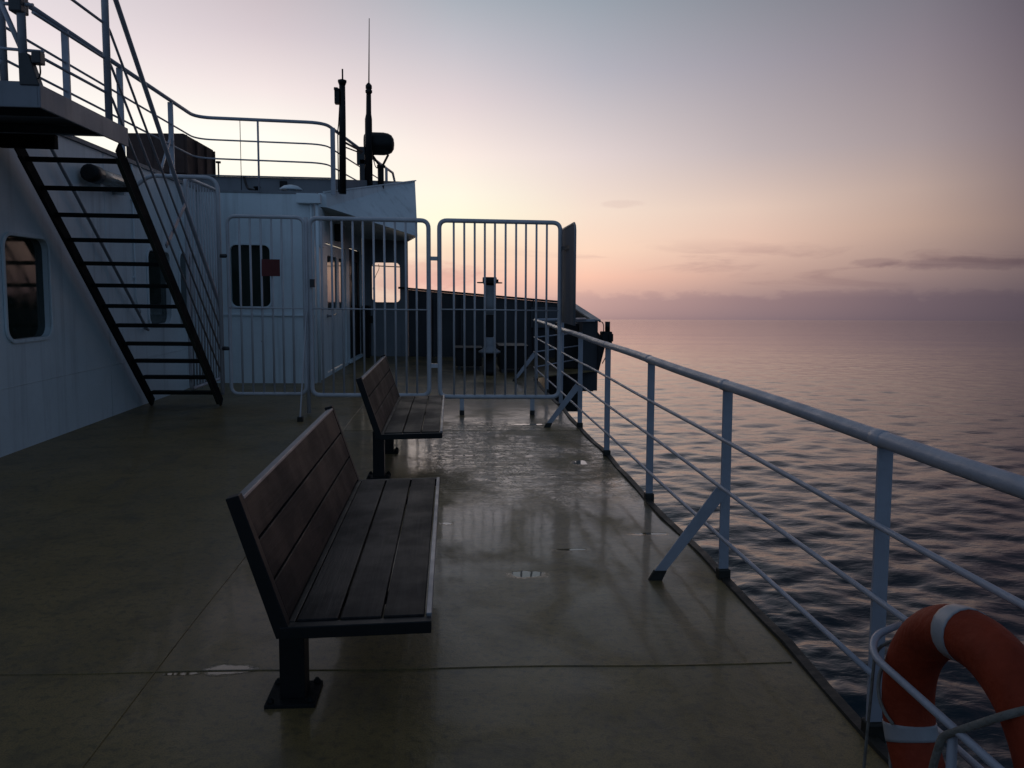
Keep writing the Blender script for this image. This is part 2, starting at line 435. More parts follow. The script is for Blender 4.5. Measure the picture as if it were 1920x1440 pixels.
# roof plates and raised top
rf = MB(); rf.box(-13, XW+.03, -13, YA-.02, ZR+.003, ZR+.05).box(-13, SX0+.05, YA-.015, 14.5, ZR-.017, ZR+.02)
rf.build('roof', 'grey_paint', house)
rt = MB(); rt.plate([(-9, 14.5), (-2.05, 14.5), (-.765, 17.05), (-.97, 19.2), (-9, 19.2)], [], lambda u, v, t: (u, v, 3.53+t+(.33*max(0, u+2.05)/1.29)), .34)
rt.build('roof_coaming', 'grey_paint', house)
rt = MB(); rt.bar((-9, 14.47, 3.54), (-2.06, 14.47, 3.54), .05, .02); rt.build('roof_rim', 'grey_paint', house)
wg = MB()
lo = [(-2.30, 13.93, 2.98), (-2.115, 13.95, 2.98), (-.629, 15.4, 2.611), (-1.0, 19.15, 2.74), (-2.30, 19.15, 2.80)]
hi = [(-2.30, 14.0, 3.22), (-2.13, 14.0, 3.225), (-.741, 17.0, 3.866), (-.95, 19.25, 3.5), (-2.30, 19.25, 3.22)]
wg.add(lo+hi, [(4, 3, 2, 1, 0), (5, 6, 7, 8, 9)]+[(k, (k+1) % 5, (k+1) % 5+5, k+5) for k in range(5)])
wg.build('wing_roof', 'white_paint', house)
wg = MB(); wg.bar((-2.16, 13.965, 3.235), (-.735, 17.0, 3.878), .05, .022)
wg.build('roof_rim', 'white_paint', house)
# cornice, ledge and the knuckle at the corner
MB().box(-4.12, -2.27, YA-.028, YA-.002, 1.125, 1.155).build('ledge', 'white_paint', house, .004)
MB().box(-2.52, -2.13, YA-.13, YA-.003, 2.98, 3.14).build('gutter_box', 'white_paint', house, .01)
MB().tube([(-2.2, YA-.05, 2.98), (-2.2, YA-.05, .02)], .028).build('downpipe', 'white_paint', house)
MB().tube([(-2.30, YA-.045, 2.98), (-2.30, YA-.045, .02)], .018).build('downpipe', 'white_paint', house)
MB().box(sx(14)+.0, sx(14)+.05, 13.72, 14.2, 2.3, 2.96).build('wall_panel', 'white_paint', house, .01)
MB().box(sx(15.6)+.001, sx(15.6)+.14, 15.4, 15.75, 2.50, 2.82).build('deck_lamp', 'black_steel', house, .02)
def window(fn, u0, u1, v0, v1, r, parent, depth=.05, glass='dark_glass', rim=.035, out=.022, mat='white_paint'):
    f = MB(); f.plate(rrect(u0-rim, u1+rim, v0-rim, v1+rim, r+rim), [rrect(u0, u1, v0, v1, r)], lambda u, v, t: fn(u, v, t+out), out-.002)
    wo = f.build('window', mat, parent, .004)
    g = MB(); g.plate(rrect(u0-.01, u1+.01, v0-.01, v1+.01, r), [], lambda u, v, t: fn(u, v, t-depth), .008)
    g.build('pane', glass, wo)
    return wo
fnL = lambda u, v, t: (XW+t, u, v)
for i, (a, b, c, dd) in enumerate(wins): window(fnL, a, b, c, dd, .12, house)
fnA = lambda u, v, t: (u, YA-t, v)
window(fnA, *AW, .1, house)
fnF = lambda u, v, t: (u, 19.2-t, v)
window(fnF, *WW, .11, house, glass='clear_glass', mat='grey_paint', rim=.02)
# wiper across the far window
MB().tube([(-1.875, 19.25, 2.16), (-1.21, 19.25, 2.14)], .012, 8).tube(fillet([(-1.72, 19.25, 2.20), (-1.70, 19.25, 2.1), (-1.80, 19.25, 1.9), (-1.86, 19.25, 1.6)], .05), .007, 6).build('wiper', 'black_steel', house)
# doors in the starboard wall
fnS = lambda u, v, t: (sx(u)+t, u, v)
dr = MB(); dr.plate(rrect(14.52, 16.73, .08, 2.40, .06), [rrect(14.75, 15.75, 1.2, 2.2, .08), rrect(16.0, 16.45, 1.2, 2.2, .06)], lambda u, v, t: fnS(u, v, t-.02), .045)
dr = dr.build('door', 'white_paint', house)
for (a, b) in ((14.75, 15.75), (16.0, 16.45)):
    g = MB(); g.plate(rrect(a-.01, b+.01, 1.19, 2.21, .06), [], lambda u, v, t: fnS(u, v, t-.04), .01); g.build('door_window', 'dark_glass', dr)
MB().tube(fillet([fnS(14.62, 1.1, -.02), fnS(14.62, 1.1, .06), fnS(15.1, 1.12, .06)], .02), .016, 8).lathe([(.03, 0), (.03, .03)], (sx(14.62)-.018, 14.62, 1.1), 'x').build('handle', 'trim_metal', dr)
dr = MB(); dr.plate(rrect(17.22, 18.88, .08, 2.46, .06), [rrect(17.5, 18.6, 1.2, 2.2, .08)], lambda u, v, t: fnS(u, v, t-.025), .03)
dr = tag(dr.build('door', 'black_steel', house), 'black door with a tall glass pane')
g = MB(); g.plate(rrect(17.49, 18.61, 1.19, 2.21, .08), [], lambda u, v, t: fnS(u, v, t-.04), .01); g.build('door_window', 'dark_glass', dr)
MB().bar(fnS(16.9, .06, .02), fnS(19.1, .06, .02), .1, .05).build('door_sill', 'white_paint', house)
# a locker by the bulkhead
lk = MB().box(-2.06, -1.90, 18.72, 19.15, .0, 1.22).box(-1.90, -1.84, 18.9, 19.0, .8, .98)
tag(lk.build('locker', 'black_steel', None, .01), 'narrow black locker standing in the corner past the black door', 'locker')

# floodlight tube on the wall under the roof edge
fl = thing('wall_lamp', (-4.1, 9.6, 2.8), 'pale tubular wall lamp with dark end cap mounted high above the ladder', 'lamp')
MB().lathe([(.075, 9.46), (.085, 9.52), (.085, 10.35)], (-4.0, 0, 2.83), 'y', 14).build('lamp_tube', 'lamp_glass', fl)
MB().lathe([(.07, 9.25), (.10, 9.27), (.10, 9.47)], (-4.0, 0, 2.83), 'y', 14).build('end_cap', 'black_steel', fl)
for by in (9.55, 10.2): MB().box(-4.13, -4.0, by, by+.07, 2.70, 2.80).build('bracket', 'white_paint', fl)

# ================================================================ LANDING + LADDER
land = thing('landing', (-3.5, 7, 2.88), 'white edged steel landing at the head of the ladder', 'landing')
MB().box(XW+.004, -3.02, 6.24, 7.78, 2.96, 3.0).build('plate', 'dark_paint', land)
MB().box(-3.02, -3.0, 6.2, 7.80, 2.875, 3.045).box(XW+.004, -3.02, 6.2, 6.22, 2.875, 3.06).build('fascia', 'landing_paint', land, .004)
MB().box(XW+.006, -3.62, 7.70, 7.775, 2.83, 2.955).build('header_beam', 'stringer_black', land, .004)
for by in (6.6, 7.3): MB().bar((XW+.002, by, 2.92), (-3.03, by, 2.92), .06, .07).build('beam', 'dark_paint', land)
MB().tube([(-3.03, 7.46, 3.02), (-3.03, 7.46, 5.3)], .031).build('post', 'rail_paint', land)

lad = thing('ladder', (-3.55, 10.8, 0), 'steep black steel ladder with twelve treads leading to the landing', 'ladder')
sl = -.915
for x, inn in ((-4.0, 1), (-3.1, -1)):
    MB().bar((x, 7.80, 2.88), (x, 10.93, .02), .012, .15, (0, 1, 1)).build('stringer', 'stringer_black', lad, .003)
    # flange along the underside edge
    oy, oz = -.078*.675, -.078*.738
    MB().bar((x+inn*.014, 7.86+oy, 2.825+oz), (x+inn*.014, 10.86+oy, .082+oz), .040, .006, (0, 1, 1)).build('flange', 'stringer_wear' if inn < 0 else 'ladder_steel', lad)
for i in range(12):
    y, z = 7.95+i*(10.82-7.95)/11, 2.768-i*(2.768-.192)/11
    MB().box(-3.98, -3.12, y-.055, y+.075, z-.02, z+.012).bar((-3.98, y-.055, z-.01), (-3.12, y-.055, z-.01), .006, .045).build('tread', 'ladder_steel', lad, .003)
XR = -3.05
MB().tube(fillet([(XR, 6.3, 4.27), (XR, 7.66, 4.27), (XR, 9.4, 2.60), (XR, 10.80, 1.33), (XR, 10.80, .16)], .1), .024).build('handrail', 'rail_paint', lad)
for z0, z1 in ((3.89, 1.02), (3.585, .72), (3.29, .42)):
    MB().tube(fillet([(XR, 6.25, z0-.02), (XR, 7.56, z0), (XR, 10.80, z1)], .07), .0125, 8).build('mid_rail', 'rail_paint', lad)
MB().bar((XR+.012, 9.46, 2.52), (XR-.03, 8.93, 2.02), .012, .055, (0, 1, -1)).build('strut', 'rail_paint', lad)
MB().tube(fillet([(-4.13, 8.3, 3.14), (-4.05, 8.38, 3.10), (-4.05, 10.92, 1.02), (-4.05, 10.99, 1.0), (-4.13, 11.05, 1.03)], .05), .018, 8).build('wall_handrail', 'grey_paint', lad)

# lattice mast at the corner of the landing
lm = thing('lattice_frame', (-2.98, 6.2, 3.05), 'pair of upright pipes braced by crossbars at the outer corner of the landing', 'pipe frame')
for x, yy, r in ((-3.29, 6.28, .027), (-3.13, 6.24, .030)):
    MB().tube([(x, yy, 3.02), (x+.005, yy, 5.2)], r).build('upright', 'rail_paint', lm)
for a, b, r in (((-3.6, 6.26, 3.63), (-3.05, 6.26, 3.62), .014), ((-3.6, 6.26, 3.32), (-2.99, 6.26, 3.29), .012), ((-3.29, 6.26, 3.66), (-3.13, 6.26, 3.26), .02), ((-3.29, 6.26, 3.75), (-3.13, 6.26, 3.62), .018), ((-3.45, 6.26, 3.02), (-3.29, 6.26, 3.22), .022)):
    MB().tube([a, b], r, 8).build('crossbar', 'rail_paint', lm)
MB().box(-3.19, -3.10, 6.18, 6.30, 3.55, 3.86).build('junction_box', 'dark_paint', lm, .01)
MB().box(-3.05, -2.985, 6.19, 6.27, 3.19, 3.28).hexa([(-3.14, 6.19, 3.03), (-3.0, 6.19, 3.03), (-3.0, 6.27, 3.03), (-3.14, 6.27, 3.03)], [(-3.14, 6.19, 3.26), (-3.07, 6.19, 3.26), (-3.07, 6.27, 3.26), (-3.14, 6.27, 3.26)]).build('socket_box', 'dark_paint', lm, .008)
MB().tube(fillet([(-2.995, 6.2, 3.20), (-2.99, 6.2, 3.12), (-3.01, 6.2, 3.07), (-3.06, 6.2, 3.12)], .04), .006, 6).build('cable', 'black_steel', lm)

# ================================================================ ROOF RAILING + ROOF GEAR
rr = thing('roof_railing', (-4.1, 10, ZR), 'pipe railing around the edge of the deckhouse roof', 'railing')
RX = -4.10
def roofpath(z):
    return fillet(fillet([(RX, 6.9, z), (RX, 13.42, z+.03), (-2.9, 13.42, z+.015)], .3, 8)[:-1] + [Vector((-2.05, 13.42, z)), Vector((-1.36, 19.2, z+.06))], .3, 6)
top = roofpath(4.285) + [Vector((-1.34, 19.5, 4.20)), Vector((-1.34, 19.55, 3.54))]
MB().tube(top, .028).build('top_rail', 'rail_paint', rr)
MB().tube(roofpath(3.94), .0135, 8).build('mid_rail', 'rail_paint', rr)
MB().tube(roofpath(3.64), .0135, 8).build('mid_rail', 'rail_paint', rr)
for (x, y) in ((RX, 7.55), (RX, 9.05), (RX, 10.45), (RX, 12.25)):
    MB().bar((x, y, ZR+.02), (x, y, 4.28), .03, .07, (1, 0, 0)).build('post', 'rail_paint', rr)
MB().tube([(-3.12, 13.42, 3.15), (-3.12, 13.42, 4.29)], .017, 8).build('post', 'rail_paint', rr)
MB().bar((-1.95, 13.62, 3.15), (-1.95, 13.62, 4.25), .03, .075, (1, 0, 0)).build('post', 'rail_paint', rr)
MB().bar((-1.62, 16.4, 3.53), (-1.62, 16.4, 4.28), .03, .06, (1, 0, 0)).build('post', 'rail_paint', rr)
MB().bar((-1.43, 18.2, 3.53), (-1.43, 18.2, 4.30), .03, .06, (1, 0, 0)).build('post', 'rail_paint', rr)
MB().bar((RX, 12.2, 3.75), (RX+.02, 11.75, 3.25), .03, .03).build('brace', 'rail_paint', rr)

rb = thing('rusty_box', (-5, 15, 3.53), 'large rust streaked steel box standing on the roof', 'box')
MB().hexa([(-5.55, 14.3, 3.54), (-4.57, 14.3, 3.54), (-4.57, 16.0, 3.54), (-5.55, 16.0, 3.54)], [(-5.55, 14.3, 4.20), (-4.57, 14.3, 4.22), (-4.57, 16.0, 4.235), (-5.55, 16.0, 4.235)]).build('body', 'rusty_steel', rb, .02)
for y in (14.33, 14.9, 15.45, 15.97):
    MB().bar((-4.555, y, 3.55), (-4.555, y, 4.20), .03, .045, (1, 0, 0)).build('rib', 'rusty_steel', rb)

m1 = thing('antenna_mast', (-1.87, 14.2, 3.1), 'dark antenna mast with a flat box clamped near its top', 'mast')
MB().tube([(-1.875, 14.2, 3.24), (-1.862, 14.2, 4.5), (-1.858, 14.2, 5.15)], [.062, .058, .052]).build('pole', 'black_steel', m1)
MB().lathe([(.05, 5.08), (.075, 5.14), (.075, 5.17), (.02, 5.19)], (-1.857, 14.2, 0)).build('collar', 'black_steel', m1)
MB().tube([(-1.85, 14.2, 5.18), (-1.85, 14.2, 5.36)], .014, 8).build('whip', 'black_steel', m1)
MB().box(-1.985, -1.90, 14.12, 14.24, 4.76, 5.02).box(-1.99, -1.92, 14.1, 14.26, 4.98, 5.03).build('flat_box', 'black_steel', m1, .01)
MB().tube(fillet([(-1.90, 14.18, 4.8), (-1.925, 14.16, 4.4), (-1.94, 14.16, 4.3), (-1.94, 14.16, 3.26)], .04), .010, 6).build('cable', 'black_steel', m1)
MB().bar((-1.84, 14.22, 4.13), (-1.60, 14.9, 4.09), .025, .03).bar((-1.84, 14.22, 4.05), (-1.62, 14.9, 4.06), .02, .02).build('stay', 'black_steel', m1)
m2 = thing('whip_antenna', (-1.53, 15.5, 3.53), 'tall thin whip antenna on a dark pole beside the searchlight', 'antenna')
MB().tube([(-1.55, 15.5, 3.50), (-1.545, 15.5, 4.80), (-1.54, 15.5, 4.9), (-1.535, 15.5, 5.35)], [.072, .068, .05, .045]).build('pole', 'black_steel', m2)
MB().lathe([(.045, 5.27), (.065, 5.29), (.065, 5.33), (.045, 5.35), (.06, 5.36), (.06, 5.42), (.02, 5.47)], (-1.533, 15.5, 0)).build('collar', 'black_steel', m2)
MB().tube([(-1.53, 15.5, 5.45), (-1.51, 15.5, 6.65)], [.013, .007], 8).build('whip', 'black_steel', m2)
MB().box(-1.72, -1.62, 15.46, 15.56, 3.53, 4.05).box(-1.77, -1.62, 15.46, 15.58, 3.95, 4.28).build('cable_box', 'dark_paint', m2, .01)
s1 = thing('searchlight', (-1.35, 15.9, 3.53), 'black drum shaped searchlight on a forked stand at the roof edge', 'searchlight')
MB().lathe([(.05, -.30), (.16, -.29), (.20, -.26), (.215, -.20), (.215, .08), (.20, .17), (.165, .235), (.10, .275), (.03, .285)], (-1.37, 15.8, 4.40), 'x', 28).build('drum', 'black_steel', s1)
MB().tube([(-1.52, 15.8, 4.20), (-1.36, 15.8, 3.97)], .022, 8).tube([(-1.20, 15.8, 4.20), (-1.32, 15.8, 3.97)], .022, 8).bar((-1.42, 15.8, 3.97), (-1.26, 15.8, 3.97), .05, .05).build('fork', 'black_steel', s1)
MB().tube([(-1.35, 15.8, 3.52), (-1.35, 15.8, 3.97)], .06).build('stand', 'black_steel', s1)
MB().tube(fillet([(-1.50, 15.78, 4.15), (-1.44, 15.75, 3.93), (-1.34, 15.72, 3.92)], .06), .010, 6).build('cable', 'black_steel', s1)
vt = thing('mushroom_vent', (-2.72, 13.9, 3.18), 'low white mushroom ventilator on the roof edge', 'ventilator')
MB().lathe([(.07, 3.17), (.07, 3.27)], (-2.72, 14.0, 0)).build('neck', 'white_paint', vt)
MB().lathe([(.19, 3.26), (.19, 3.28), (.12, 3.33), (.03, 3.35)], (-2.72, 14.0, 0)).build('cap', 'white_paint', vt)
tag(MB().box(-3.0, -2.88, 14.42, 14.49, 3.36, 3.47).tube([(-2.94, 14.45, 3.20), (-2.94, 14.45, 3.37)], .02, 8).build('junction_box', 'black_steel', None, .008), 'small black junction box on the coaming behind the railing', 'junction box')
tag(MB().tube([(-4.12, 14.7, 3.53), (-4.12, 14.7, 3.80)], .014, 8).lathe([(.045, 3.79), (.045, 3.82)], (-4.12, 14.7, 0), 'z', 12).build('vent_pipe', 'black_steel'), 'thin little vent pipe with a flat cap beside the rusty box', 'pipe')
tag(MB().tube([(-3.60, 14.2, 3.18), (-3.60, 14.2, 4.47)], .006, 6).build('wire_aerial', 'black_steel'), 'thin vertical wire aerial on the roof', 'aerial')
bf = thing('bollard_pipe', (-3.3, 13.9, 3.18), 'slanting dark pipe lying across the roof edge', 'pipe')
MB().tube(fillet([(-3.62, 14.46, 3.52), (-3.5, 14.2, 3.3), (-3.25, 13.75, 3.20)], .1), .022, 8).build('pipe', 'black_steel', bf)
MB().lathe([(.04, 3.18), (.04, 3.24), (.06, 3.245), (.06, 3.27)], (-3.22, 13.7, 0), 'z', 12).build('cap', 'black_steel', bf)

# ================================================================ BARRED GATES
GY = 10.07
def leaf(base, label, x0, x1, z0, z1, bars, zc, r=.028, group='white barred gate leaves'):
    g = thing('barred_gate', base, label, 'gate', group)
    pts = fillet([((x0+x1)/2, GY, z0), (x1, GY, z0), (x1, GY, z1), (x0, GY, z1), (x0, GY, z0), ((x0+x1)/2-.001, GY, z0)], .10, 6)
    MB().tube(pts[:-1], r, 12, closed=True).build('frame', 'gate_paint', g)
    for b in bars: MB().tube([(b, GY, z0), (b, GY, z1)], .0135, 8).build('bar', 'gate_paint', g)
    MB().tube([(x0, GY-.016, zc), (x1, GY-.016, zc)], .008, 8).build('cross_bar', 'gate_paint', g)
    return g
g1 = leaf((-2.3, GY, 0), 'leftmost closed gate leaf with the red sign hanging on its bars', -2.735, -1.815, .265, 2.455, (-2.594, -2.465, -2.336, -2.207, -2.084, -1.96), 1.335, .022)
for hz in (.83, 1.97): MB().lathe([(.025, -2.83), (.025, -2.74)], (0, GY, hz), 'x', 10).build('hinge', 'dark_paint', g1)
g2 = leaf((-1, GY, 0), 'middle gate leaf between the wheelhouse corner and the gap', -1.74, -.275, .25, 2.45, (-1.60, -1.475, -1.345, -1.214, -1.089, -.957, -.825, -.692, -.56, -.427), 1.336)
MB().tube([(-1.79, GY+.02, .02), (-1.79, GY+.02, 2.46)], .026).build('post', 'gate_paint', g2)
MB().bar((-1.79, GY-.02, 1.30), (-1.80, 9.56, .05), .045, .012, (1, 0, 0)).build('brace', 'gate_paint', g2)
MB().box(-1.83, -1.77, 9.52, 9.60, -.005, .055).build('foot', 'edge_steel', g2)
MB().box(-1.74, -1.68, GY-.06, GY-.03, 1.60, 1.70).build('latch', 'dark_paint', g2)
g3 = leaf((.6, GY, 0), 'rightmost fixed gate panel standing on two short legs', -.14, 1.39, .235, 2.455, (.041, .173, .304, .432, .56, .695, .828, .953, 1.087, 1.219), 1.345)
for x in (.14, 1.045):
    MB().box(x-.027, x+.027, GY-.01, GY+.01, .06, .22).build('leg', 'gate_paint', g3)
    MB().box(x-.03, x+.03, GY-.014, GY+.014, -.005, .061).build('foot', 'edge_steel', g3)
for z in (1.98, .63): MB().bar((-.25, GY, z), (-.165, GY, z), .03, .05).build('connector', 'gate_paint', g3)
# open leaf parked behind the ladder, and its hoop
g4 = thing('barred_gate', (-3.4, 11.4, 0), 'open barred panel swung back behind the ladder', 'gate', 'white barred gate leaves')
PX = -3.4
pts = fillet([(PX, 11.4, .25), (PX, 12.02, .25), (PX, 12.02, 2.99), (PX, 10.62, 2.99), (PX, 10.62, .25), (PX, 11.39, .25)], .1, 6)
MB().tube(pts[:-1], .024, 10, closed=True).build('frame', 'gate_paint', g4)
for k in range(10): MB().tube([(PX, 10.75+k*.125, .25), (PX, 10.75+k*.125, 2.98)], .012, 8).build('bar', 'gate_paint', g4)
hp = thing('fence_hoop', (-2.88, 10.2, .25), 'white pipe hoop reaching from the wall over the ladder to the hinge post', 'pipe frame')
MB().tube(fillet([(XW, 10.2, 2.72), (-3.86, 10.2, 2.80), (-3.70, 10.2, 2.94), (-2.875, 10.2, 2.93), (-2.875, 10.2, .26)], .16, 6), .026).build('pipe', 'gate_paint', hp)

sg = thing('sign', (-2.2, GY-.03, 1.73), 'small plain red sign fixed to the gate bars', 'sign')
MB().box(-2.325, -2.105, GY-.032, GY-.024, 1.73, 1.937).build('panel', 'sign_red', sg, .002)
MB().box(-2.30, -2.13, GY-.024, GY-.012, 1.90, 1.915).build('clamp', 'dark_paint', sg)

gp = thing('guard_plate', (1.44, 9.8, 1.2), 'tall grey steel guard plate beside the gate at the ship side', 'plate')
MB().plate([(9.23, 1.19), (10.34, 1.19), (10.34, 2.385), (9.33, 2.385)] + [(9.26, 2.36), (9.23, 2.30)], [], lambda u, v, t: (1.46+t, u, v), .012).build('plate', 'plate_paint', gp)
MB().tube([(1.452, 9.24, 1.19), (1.452, 9.24, 2.30), (1.452, 9.27, 2.36), (1.452, 9.33, 2.39), (1.452, 10.34, 2.39)], .014, 8).build('rim', 'grey_paint', gp)
MB().bar((1.40, 10.09, 2.13), (1.46, 9.6, 2.13), .01, .05).build('strap', 'dark_paint', gp)

# ================================================================ BENCHES
def bench(y0, label, leg2, L=2.18):
    b = thing('bench', (-.6, y0+.35, 0), label, 'bench', 'wooden benches on the deck')
    y1 = y0+L
    # seat frame ends (profile in x-z) and planks
    for yy in (y0, y1-.045):
        MB().hexa([(-.585, yy, .385), (-.07, yy, .398), (-.07, yy+.045, .398), (-.585, yy+.045, .385)], [(-.585, yy, .428), (-.07, yy, .441), (-.07, yy+.045, .441), (-.585, yy+.045, .428)]).hexa(
            [(-.595, yy+.001, .386), (-.545, yy+.001, .40), (-.545, yy+.044, .40), (-.595, yy+.044, .386)], [(-.752, yy+.001, .872), (-.708, yy+.001, .885), (-.708, yy+.044, .885), (-.752, yy+.044, .872)]).build('end_frame', 'black_steel', b, .003)
    s = MB()
    for k in range(3):
        x0 = -.535+k*.149; x1 = x0+.141; z = .436+.026*(x0+.535)/1.0
        s.hexa([(x0, y0+.046, z-.03), (x1, y0+.046, z-.027), (x1, y1-.046, z-.027), (x0, y1-.046, z-.03)], [(x0, y0+.046, z), (x1, y0+.046, z+.003), (x1, y1-.046, z+.003), (x0, y1-.046, z)])
    s.build('seat', 'wet_wood', b, .004)
    s = MB(); dx, dz = -.157, .462; l = math.hypot(dx, dz); ux, uz = dx/l, dz/l; nx, nz = uz, -ux
    for k in range(3):
        a, c = .035+k*.152, .035+k*.152+.144
        px, pz = -.548, .405
        A = (px+ux*a, pz+uz*a); B = (px+ux*c, pz+uz*c)
        s.hexa([(A[0], y0+.046, A[1]), (A[0], y1-.046, A[1]), (A[0]-nx*.028, y1-.046, A[1]-nz*.028), (A[0]-nx*.028, y0+.046, A[1]-nz*.028)],
               [(B[0], y0+.046, B[1]), (B[0], y1-.046, B[1]), (B[0]-nx*.028, y1-.046, B[1]-nz*.028), (B[0]-nx*.028, y0+.046, B[1]-nz*.028)])
    s.build('backrest', 'wet_wood', b, .004)
    MB().box(-.088, -.070, y0+.046, y1-.046, .408, .4515).build('edge_trim', 'trim_metal', b, .002)
    T = (-.548+ux*.49, .405+uz*.49)
    MB().bar((T[0]-nx*.015, y0+.046, T[1]-nz*.015-.004), (T[0]-nx*.015, y1-.046, T[1]-nz*.015-.004), .040, .012, (ux, 0, uz)).build('edge_trim', 'trim_metal', b, .002)
    MB().bar((-.57, y0+.046, .405), (-.57, y1-.046, .405), .06, .05).build('back_beam', 'black_steel', b, .003)
    for ly in (y0+.36, y0+leg2):
        lg = MB().box(-.655, -.56, ly-.05, ly+.05, .012, .40).bar((-.6, ly, .375), (-.12, ly, .388), .06, .03).build('leg', 'black_steel', b, .004)
        MB().box(-.705, -.515, ly-.095, ly+.095, -.002, .014).build('base_plate', 'ladder_steel', lg, .003)
        for ax in (-.685, -.535):
            for ay in (-.075, .075): MB().lathe([(.014, .012), (.014, .026), (.008, .027), (.008, .034)], (ax, ly+ay, 0), 'z', 6).build('bolt', 'ladder_steel', lg)
    return b
bench(2.655, 'near slatted wooden bench on black steel legs', 1.80, 2.13)
bench(6.30, 'far slatted wooden bench standing between the near bench and the gates', 1.42, 2.33)

# ================================================================ SIDE RAILING
sr = thing('deck_railing', (XE, 6, 0), 'long white three wire side railing along the edge of the deck', 'railing')
PXR = 1.512
posts = [-3.85, -2.25, -.62, 1.0, 2.62, 4.2, 5.86, 7.52, 9.14, 10.76, 12.36, 13.95]
MB().tube([(PXR-.02, y, 1.082+.003*math.sin(y*2.2)) for y in np.linspace(-4.2, 13.98, 60)], .0295, 16).build('top_rail', 'rail_paint', sr)
for z in (.785, .525, .25):
    if z == .25:
        MB().tube([(PXR-.038, y, z+.003*math.sin(y*1.7+z*9)) for y in np.linspace(2.57, 13.98, 40)], .0115, 10).build('mid_rail', 'rail_paint', sr)
        MB().tube([(PXR+.03, y, z-.05) for y in np.linspace(-4.2, 2.55, 20)], .0115, 10).build('mid_rail', 'rail_paint', sr)
    else:
        MB().tube([(PXR-.038, y, z+.003*math.sin(y*1.7+z*9)) for y in np.linspace(-4.2, 13.98, 60)], .0115, 10).build('mid_rail', 'rail_paint', sr)
for i, y in enumerate(posts):
    MB().box(PXR-.027, PXR+.027, y-.007, y+.007, .052, 1.06).build('post', 'rail_paint', sr, .002)
    MB().tube([(PXR-.02, y-.034, 1.082+.003*math.sin(y*2.2)), (PXR-.02, y-.028, 1.082+.003*math.sin(y*2.2)), (PXR-.02, y+.028, 1.082+.003*math.sin(y*2.2)), (PXR-.02, y+.034, 1.082+.003*math.sin(y*2.2))], [.029, .032, .032, .029], 16).build('collar', 'rail_paint', sr)
    MB().box(PXR-.034, PXR+.034, y-.028, y+.028, -.03, .056).build('foot', 'edge_steel', sr, .006)
for y in (-.62, 4.2, 9.14, 13.95):
    a = (PXR-.365, y-.012, .06); bq = (PXR-.01, y-.012, .50)
    MB().bar(a, bq, .012, .052, (0, 1, 0)) if False else None
    MB().hexa([(a[0]-.03, y-.018, .05), (a[0]+.035, y-.018, .05), (a[0]+.035, y-.008, .05), (a[0]-.03, y-.008, .05)],
              [(PXR-.055, y-.018, .52), (PXR-.0, y-.018, .47), (PXR-.0, y-.008, .47), (PXR-.055, y-.008, .52)]).build('brace', 'rail_paint', sr, .002)
    MB().hexa([(a[0]-.065, y-.024, -.005), (a[0]+.01, y-.024, -.005), (a[0]+.01, y-.002, -.005), (a[0]-.065, y-.002, -.005)],
              [(a[0]-.032, y-.022, .054), (a[0]+.038, y-.022, .054), (a[0]+.038, y-.004, .054), (a[0]-.032, y-.004, .054)]).build('foot', 'edge_steel', sr)
# short return railing towards the bridge wing
r2 = thing('return_railing', (2.1, 14.5, 0), 'short cross railing joining the side railing to the bridge wing', 'railing')
MB().tube([(1.52, 14.0, 1.085), (2.72, 15.9, 1.05)], .028).build('top_rail', 'rail_paint', r2)
for z in (.78, .52, .25): MB().tube([(1.50, 14.0, z), (2.66, 15.9, z)], .012, 8).build('mid_rail', 'rail_paint', r2)
MB().box(2.1, 2.15, 14.95, 14.965, .0, 1.06).build('post', 'rail_paint', r2)

# ================================================================ BRIDGE WING, BULWARK
bw = thing('bulwark', (.8, 19.2, 0), 'grey steel bulwark with black capping closing the forward end of the deck', 'bulwark')
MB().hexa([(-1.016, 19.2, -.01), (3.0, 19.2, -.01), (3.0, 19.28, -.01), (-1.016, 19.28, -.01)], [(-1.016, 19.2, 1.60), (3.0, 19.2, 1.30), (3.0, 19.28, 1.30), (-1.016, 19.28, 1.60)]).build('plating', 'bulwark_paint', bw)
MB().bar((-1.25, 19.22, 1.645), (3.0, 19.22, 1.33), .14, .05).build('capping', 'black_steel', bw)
for x in (-.4, .25, 2.0): MB().hexa([(x-.01, 18.85, 0), (x+.01, 18.85, 0), (x+.01, 19.198, 0), (x-.01, 19.198, 0)], [(x-.01, 19.1, 1.42), (x+.01, 19.1, 1.42), (x+.01, 19.198, 1.42), (x-.01, 19.198, 1.42)]).build('stiffener', 'bulwark_paint', bw)
MB().box(1.95, 2.6, 19.12, 19.196, .72, 1.22).build('panel', 'plate_paint', bw, .01)
bx = thing('bridge_wing', (2.7, 17.5, 0), 'dark boxy bridge wing jutting over the ship side with sloping top edge', 'bridge wing')
MB().hexa([(2.93, 16.0, -.42), (3.0, 16.0, -.42), (3.0, 19.19, -.42), (2.93, 19.19, -.42)], [(2.93, 16.0, 1.0), (3.0, 16.0, 1.0), (2.87, 19.19, 1.36), (2.80, 19.19, 1.36)]).build('side_plating', 'bulwark_paint', bx)
MB().bar((2.965, 15.98, 1.02), (2.83, 19.19, 1.375), .18, .03).build('capping', 'grey_paint', bx)
MB().box(2.68, 2.928, 16.0, 16.04, -.42, .99).build('aft_plating', 'bulwark_paint', bx)
MB().bar((2.2, 15.98, 1.025), (2.93, 15.98, 1.025), .06, .05).build('rim', 'rail_paint', bx)
MB().box(1.98, 2.68, 16.05, 19.1, -.86, -.03).box(2.682, 2.93, 16.05, 19.1, -.44, -.03).build('underside', 'black_steel', bx)
MB().box(2.24, 2.66, 16.3, 16.9, 0, .95).build('console', 'black_steel', bx, .02)
